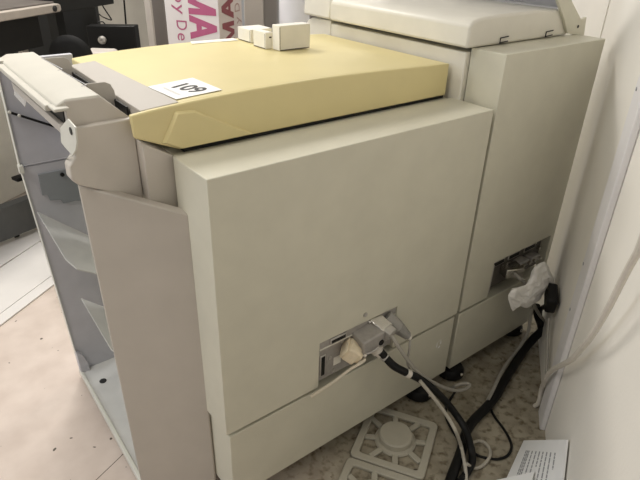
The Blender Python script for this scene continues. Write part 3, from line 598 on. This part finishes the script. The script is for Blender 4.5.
b = MB(); b.prism([N - dl * 0.0006, N - dl * 0.0006 + dr * wr, N - dl * 0.0006 + dr * wr + Vector((0, 0, 1.36)), N - dl * 0.0006 + Vector((0, 0, 1.36))], dl * 0.0004); lab(b.build('box_side', 'boxw_shade', t), 'side of the printed box, shade put into its grey colour')
def on_left(u, z): return N + dl * (wl * (1 - u)) - dr * 0.0008 + Vector((0, 0, z))   # u: 0 left edge, 1 near corner
def zpix(y, d): return ZA + (ZB - ZA) * y / 40.0
ZA = Vector((0.7363, 1.4044, 1.1463)).z; ZB = Vector((0.7258, 1.4097, 0.9860)).z; mpp = (ZA - ZB) / 40.0
dn = Vector((0, 0, -1)); rt_l = -dl
GLYPH = {'A': [[(0, 0), (0.27, 0), (0.62, 1), (0.38, 1)], [(1, 0), (0.73, 0), (0.38, 1), (0.62, 1)], [(0.13, 0.25), (0.87, 0.25), (0.79, 0.44), (0.21, 0.44)]],
         'M': [[(0, 0), (0.22, 0), (0.22, 1), (0, 1)], [(0.78, 0), (1, 0), (1, 1), (0.78, 1)], [(0, 1), (0.24, 1), (0.60, 0), (0.40, 0)], [(1, 1), (0.76, 1), (0.40, 0), (0.60, 0)]]}
def big(ch, material, y0, y1, ub, ut, face):
    b = MB()
    for k, q in enumerate(GLYPH[ch]):
        P_ = []
        for x, y in q:
            u = ub + (ut - ub) * y
            if face == 'l': P_.append(N + dl * (wl * (1 - u)) - dr * (0.0006 + 0.00005 * k) + Vector((0, 0, ZA - mpp * (y0 + (y1 - y0) * x))))
            else: P_.append(N + dr * (wr * u) - dl * (0.0008 + 0.00005 * k) + Vector((0, 0, ZA - mpp * (y1 + (y0 - y1) * x))))
        b.prism(P_, (-dr if face == 'l' else -dl) * 0.0006)
    b.build('lettering', material, t, 0, False)
def small(ch, material, y0, y1, ub, ut, face):
    if face == 'l': org = N + dl * (wl * (1 - ub)) - dr * 0.0008 + Vector((0, 0, ZA - mpp * y0)); right = dn; up = -dl; cap = (ut - ub) * wl
    else: org = N + dr * (wr * ub) - dl * 0.001 + Vector((0, 0, ZA - mpp * y1)); right = -dn; up = -dr; cap = (ub - ut) * wr
    o = text_mesh('small_lettering', ch, material, t, org, right, up, cap / 0.70, 1.0, 0.0003, 0.0)
    w0 = org.z - world_of(o).z; zz = [abs(v.co.z - w0) for v in o.data.vertices]; k = mpp * (y1 - y0) / max(zz)
    for v in o.data.vertices: v.co.z = w0 + (v.co.z - w0) * k
big('M', 'pink', -13, 15.0, 0.45, 0.955, 'l'); big('A', 'pink', 15.5, 40.5, 0.45, 0.955, 'l')
for ch, y0, y1 in (('b', -6, 4), ('y', 6, 16), ('D', 21, 32), ('e', 34.5, 43)): small(ch, 'pinkl', y0, y1, 0.20, 0.40, 'l')
big('A', 'pink_shade', -3.0, 21.0, 0.62, 0.12, 'r'); big('M', 'pink_shade', 23.0, 46.0, 0.62, 0.12, 'r')
for ch, y0, y1 in (('D', 6, 16), ('y', 20, 28)): small(ch, 'pinkl_shade', y0, y1, 0.90, 0.68, 'r')
# white tube
c = Vector((1.1570, 1.3484, 1.0916)); c.z = 0; r_ = 0.0695
b = MB(); b.lathe(c, (0, 0, 1), [(0, 0), (r_, 0), (r_, 1.30), (r_ * 0.85, 1.30), (r_ * 0.85, 1.25), (0, 1.25)], 40); o = b.build('paper_tube', 'roll'); base(o, c); tag(o, 'thick white upright tube behind the copier beside the printed box', 'tube')
# taupe cabinet
a0 = Vector((1.0908, 1.6888, 1.0578)); a0.z = 0; ph2 = math.radians(6)
d1 = RT * math.cos(ph2) + FW * math.sin(ph2); a1 = meet(a0, d1, (1.1736, 1.6382, 1.0591)); wd1 = (a1 - a0).length
d2 = RT * 0.42 + FW * 0.91; d2.normalize(); a2 = meet(a1, d2, (1.2212, 1.6074, 1.0600))
t = thing('metal_locker', a1, 'taupe metal locker behind the printed box and white tube', 'locker')
b = MB(); b.prism([a0, a1, a1 + FW * 0.4, a0 + FW * 0.4], (0, 0, 1.5)); b.build('locker_body', 'locker', t, 0.004)
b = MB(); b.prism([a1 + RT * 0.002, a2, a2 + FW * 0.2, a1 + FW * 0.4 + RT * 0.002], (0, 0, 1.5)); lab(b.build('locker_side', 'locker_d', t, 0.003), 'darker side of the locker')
c = Vector((1.3118, 1.4211, 1.0937)); c.z = 0; b = MB(); b.rbox(c + Vector((0, 0, 0.7)), RT, FW, (0, 0, 1), 0.020, 0.02, 0.7); o = b.build('metal_post', 'locker_d', None, 0.003); base(o, c); tag(o, 'narrow taupe metal post between the white tube and the scanner', 'post')

# ------------------------------------------------------------------ workbench at the far left
BD = Vector((math.cos(math.radians(35)), math.sin(math.radians(35)), 0)); BN = Vector((-BD.y, BD.x, 0))
E0 = Vector((0.3206, 2.0369, 1.0550)); E0.z = 0
t = thing('workbench', E0, 'dark workbench with silver front rail and bolt at the upper left', 'workbench')
def bp(s, d, z): return E0 + BD * s + BN * d + Vector((0, 0, z))
b = MB(); b.prism([bp(-1.4, 0, 1.052), bp(-0.012, 0, 1.052), bp(0.0, 0, 1.06), bp(0.0, 0, 1.080), bp(-0.012, 0, 1.088), bp(-1.4, 0, 1.088)], BN * 0.03); rail = b.build('front_rail', 'silver', t, 0.004)
b = MB(); b.lathe(bp(-0.045, 0.0, 1.07), -BN, [(0.013, 0), (0.013, 0.004), (0.008, 0.006), (0, 0.006)], 16); b.build('rail_bolt', 'ink', t)
b = MB(); b.prism([bp(-1.4, 0.032, 1.06), bp(-0.005, 0.032, 1.06), bp(-0.005, 0.40, 1.06), bp(-1.4, 0.40, 1.06)], (0, 0, 0.035)); b.build('bench_top', 'bench', t, 0.003)
b = MB(); b.prism([bp(-0.004, 0.045, 1.04), bp(0.46, 0.045, 1.04), bp(0.46, 0.40, 1.04), bp(-0.004, 0.40, 1.04)], (0, 0, 0.07)); b.build('bench_shelf', 'dark', t, 0.003)
b = MB(); b.prism([bp(-1.4, 0.10, 0.90), bp(-0.05, 0.10, 0.90), bp(-0.05, 0.10, 1.058), bp(-1.4, 0.10, 1.058)], BN * 0.02); b.build('apron', 'dark', t)
b = MB(); b.prism([bp(-0.150, 0.125, 0.70), bp(-0.115, 0.125, 0.70), bp(-0.130, 0.125, 1.058), bp(-0.165, 0.125, 1.058)], BN * 0.03); b.build('bench_bracket', 'silver', t, 0.002)
for s in (-1.3, 0.36):
    b = MB(); b.rbox(bp(s, 0.36, 0.53), BD, BN, (0, 0, 1), 0.03, 0.03, 0.53); b.build('leg', 'dark', t, 0.002)
# things under and beside the bench
c = Vector((0.5578, 2.0946, 0.9131)); t = thing('black_device', (c.x, c.y, 0.0), 'black box with a round silver knob under the workbench', 'device')
hx = 0.125
b = MB(); b.prism([c + RT * -0.13 + Vector((0, 0, -0.60)), c + RT * 0.115 + Vector((0, 0, -0.60)), c + RT * 0.115 + Vector((0, 0, 0.055)), c + RT * -0.13 + Vector((0, 0, 0.050))], FW * 0.07); b.prism([Vector((c.x, c.y, 0)) + RT * u for u in (-0.12, 0.11)] + [Vector((c.x, c.y, 0)) + RT * u + FW * 0.15 for u in (0.11, -0.12)], (0, 0, c.z - 0.58)); b.build('device_body', 'black', t, 0.004)
b = MB(); k = Vector((0.5051, 2.1010, 0.9019)); b.lathe(k, -FW, [(0.020, 0), (0.019, 0.012), (0.012, 0.016), (0.006, 0.016), (0.005, 0.012), (0, 0.012)], 20); b.build('knob', 'steel', t)
c = Vector((0.2392, 1.7400, 0.9354)); c = c + RT * 0.01 - Vector((0, 0, 0.035)); t = thing('office_chair', (c.x, c.y, 0), 'black rounded chair back in the shade under the workbench', 'chair')
b = MB(); b.lathe(Vector((c.x, c.y, c.z)) , FW, [(0, -0.012), (0.07, -0.011), (0.09, -0.006), (0.098, 0.0), (0.09, 0.012), (0, 0.016)], 28); b.build('backrest', 'black', t)
b = MB(); b.tube([c + Vector((0, 0, -0.08)), c + FW * 0.05 + Vector((0, 0, -0.35)), Vector((c.x, c.y, 0.45)) + FW * 0.11], 0.02, 8); b.build('back_support', 'black', t)
b = MB(); b.lathe(Vector((c.x, c.y, 0.40)) + FW * 0.13 - RT * 0.03, (0, 0, 1), [(0, 0), (0.10, 0), (0.12, 0.03), (0.10, 0.07), (0, 0.08)], 28); b.build('seat', 'black', t)
b = MB(); b.lathe(Vector((c.x, c.y, 0.0)) + FW * 0.13 - RT * 0.03, (0, 0, 1), [(0, 0.0), (0.12, 0), (0.12, 0.03), (0.03, 0.08), (0.03, 0.40), (0, 0.40)], 20); b.build('pedestal_base', 'black', t)
# rounded pale box next to the knob device
c = Vector((0.4369, 1.9442, 0.8847)); t = thing('pale_bin', (c.x, c.y, 0), 'pale beige bin top showing below the black device', 'bin')
b = MB(); b.rbox(Vector((c.x, c.y, c.z / 2)), RT, FW, (0, 0, 1), 0.07, 0.06, c.z / 2); b.build('bin_body', 'locker', t, 0.015)
# dark cabinet mass behind the bench, left of the wall patch
a = Vector((0.6481, 2.6011, 0.9269)); a.z = 0; a_ = a - RT * 0.62
b = MB(); b.prism([a, a_, a_ + FW * 0.05, a + FW * 0.05], (0, 0, 1.35)); 
t = thing('equipment_cabinet', a, 'black equipment cabinet in the shade behind the workbench', 'cabinet'); b2 = b.build('cabinet_body', 'dark', t, 0.004)
# posts
c = Vector((0.6810, 1.8900, 1.0116)); c.z = 0; b = MB(); b.rbox(c + Vector((0, 0, 0.8)), RT, FW, (0, 0, 1), 0.0145, 0.0145, 0.8); o = b.build('metal_post', 'locker', None, 0.003); base(o, c); tag(o, 'pale metal post just left of the dark one beside the printed box', 'post')
c = Vector((0.7553, 1.9460, 1.0002)); c.z = 0; b = MB(); b.rbox(c + Vector((0, 0, 0.8)), RT, FW, (0, 0, 1), 0.033, 0.02, 0.8); o = b.build('metal_post', 'locker_d', None, 0.003); base(o, c); tag(o, 'wide dark grey metal post beside the left edge of the printed box', 'post')
# wires on the back wall
def bw(u_, v_): pass
wires = [([(0.6613, 2.5341, 1.0396), (0.6753, 2.5296, 0.9977), (0.6990, 2.5218, 0.9496), (0.7019, 2.5209, 0.9334), (0.6633, 2.5335, 0.9503), (0.6453, 2.5391, 0.9666)], 0.0035, 'black wire bent to a point on the pale wall under the bench'),
         ([(0.7827, 2.4930, 1.0385), (0.7795, 2.4941, 0.9750), (0.7756, 2.4955, 0.9048)], 0.005, 'straight black lead hanging on the pale wall under the bench'),
         ([(0.6339, 2.5427, 0.9242), (0.6594, 2.5347, 0.9236), (0.6716, 2.5308, 0.9018)], 0.0035, 'short curved black wire beside the black device')]
for pts, r, l in wires:
    b = MB(); b.tube(pts, r, 6); o = b.build('wire', 'black_m'); base(o, pts[0]); tag(o, l, 'wire')

# dark drawer pedestal on the floor, far left
p0 = Vector((-0.1973, 1.9240, 0.0350)); p1 = Vector((-0.0274, 1.9835, 0.0350)); d = (p1 - p0).normalized(); nn = Vector((-d.y, d.x, 0))
t = thing('drawer_pedestal', (p0 + d * 0.1) * 1, 'low dark grey pedestal on a castor at the left edge', 'pedestal'); t.location.z = 0; t['_w'] = list(t.location)
s0 = p0 - d * 0.5; s1 = p0 + d * 0.26
b = MB(); b.prism([s0, s1, s1 + Vector((0, 0, 0.165)), s0 + Vector((0, 0, 0.165))], nn * 0.06); b.build('pedestal_body', 'pedestal', t, 0.004)
b = MB(); c = Vector((-0.0983, 1.9554, 0.0000)); c = c + nn * 0.04; b.lathe(Vector((c.x, c.y, 0.0225)) - d * 0.01, d, [(0, 0), (0.013, 0), (0.013, 0.02), (0, 0.02)], 16); b.rbox(Vector((c.x, c.y, 0.032)), d, nn, (0, 0, 1), 0.008, 0.008, 0.008); b.build('castor', 'black', t)
c = p0 + d * 0.08 + nn * 0.10; 
b = MB(); c = Vector((0.0128, 2.3236, 0.1300)); zt = 0.2
b.rbox(Vector((c.x, c.y, 0.2 + (c.z + 0.05 - 0.2) / 2)), d, nn, (0, 0, 1), 0.03, 0.03, (c.z + 0.05 - 0.2) / 2); o = b.build('black_clamp', 'black', None, 0.006); base(o, (c.x, c.y, 0.2)); tag(o, 'small black block standing on the dark pedestal', 'block')
# white boards on the floor
b0 = Vector((-0.3324, 1.2669, 0.0080)); b1 = Vector((-0.0999, 1.4328, 0.0080)); d = (b1 - b0).normalized(); nn = Vector((-d.y, d.x, 0)); GB = 'white boards lying on the floor'
b = MB(); s0 = b0 - d * 0.25; s1 = b0 + d * 0.6; b.prism([s0, s1, s1 + nn * 0.055, s0 + nn * 0.055], (0, 0, -0.007)); o = b.build('white_board', 'board', None, 0.001); base(o, b0 - Vector((0, 0, 0.007))); tag(o, 'narrow white board on the floor nearest the open finisher', 'board', GB)
b = MB(); s0 = b0 - d * 0.25 + nn * 0.058; s1 = b0 + d * 0.6 + nn * 0.058; b.prism([s0, s1, s1 + nn * 0.27, s0 + nn * 0.25], (0, 0, -0.006)); o = b.build('white_board', 'board', None, 0.001); base(o, b0 + nn * 0.07 - Vector((0, 0, 0.007))); tag(o, 'wide white board on the floor, middle one of the three', 'board', GB)
b = MB(); s0 = b0 - d * 0.25 + nn * 0.331; s1 = b0 + d * 0.7 + nn * 0.331; b.prism([s0, s1, s1 + nn * 0.5, s0 + nn * 0.5], (0, 0, -0.006)); o = b.build('white_board', 'board', None, 0.001); base(o, b0 + nn * 0.4 - Vector((0, 0, 0.007))); tag(o, 'wide white board on the floor running under the dark pedestal', 'board', GB)
# pale cabinet at the left edge
c = Vector((-0.0357, 2.6320, 0.4418)); c.z = 0; b = MB(); b.rbox(c + Vector((0, 0, 0.30)), BD, BN, (0, 0, 1), 0.20, 0.10, 0.30); o = b.build('pale_carton', 'card', None, 0.004); base(o, c); tag(o, 'pale carton against the back wall at the left edge', 'carton')

# ------------------------------------------------------------------ light
def area(name, loc, rot, sx, sy, power, col=(1, 0.93, 0.82)):
    l = bpy.data.lights.new(name, 'AREA'); l.shape = 'RECTANGLE'; l.size = sx; l.size_y = sy; l.energy = power; l.color = col
    o = bpy.data.objects.new(name, l); COL.objects.link(o); o.location = loc; o.rotation_euler = rot; return o
LC = (1.0, 0.955, 0.89)
area('ceiling_lamp_far', (0.3, 1.9, 2.65), (0, 0, TH), 1.5, 0.35, 51, LC)
area('ceiling_lamp_right', (2.1, 1.7, 2.65), (0, 0, TH), 1.3, 0.35, 24, LC)
area('ceiling_lamp_near', (-1.3, 0.2, 2.65), (0, 0, TH), 1.5, 0.35, 28, LC)
area('daylight_left', (-3.2, 1.6, 1.7), (PI / 2, 0, -PI / 2 + 0.1), 1.6, 1.4, 32, (0.84, 0.91, 1.0))
w = bpy.data.worlds.new('room_light'); SC.world = w; w.use_nodes = True
w.node_tree.nodes['Background'].inputs['Color'].default_value = (1.0, 0.96, 0.91, 1); w.node_tree.nodes['Background'].inputs['Strength'].default_value = 0.28

# ------------------------------------------------------------------ camera
cd = bpy.data.cameras.new('camera'); co = bpy.data.objects.new('camera', cd); COL.objects.link(co)
cd.sensor_width = 36; cd.sensor_fit = 'HORIZONTAL'; cd.lens = 31.3504; cd.clip_start = 0.02
m = [[0.79236, 0.279133, -0.542448, -0.432294], [-0.609502, 0.400019, -0.684464, -0.895784], [0.025933, 0.872966, 0.487092, 1.419101]]
co.matrix_world = Matrix(m + [[0, 0, 0, 1]])
SC.camera = co
for o in bpy.data.objects:
    if '_w' in o: del o['_w']
vs = SC.view_settings
SC.display_settings.display_device = 'sRGB'
vs.view_transform = 'Standard'; vs.look = 'None'; vs.gamma = 1.0; vs.use_curve_mapping = False; vs.exposure = 0.0
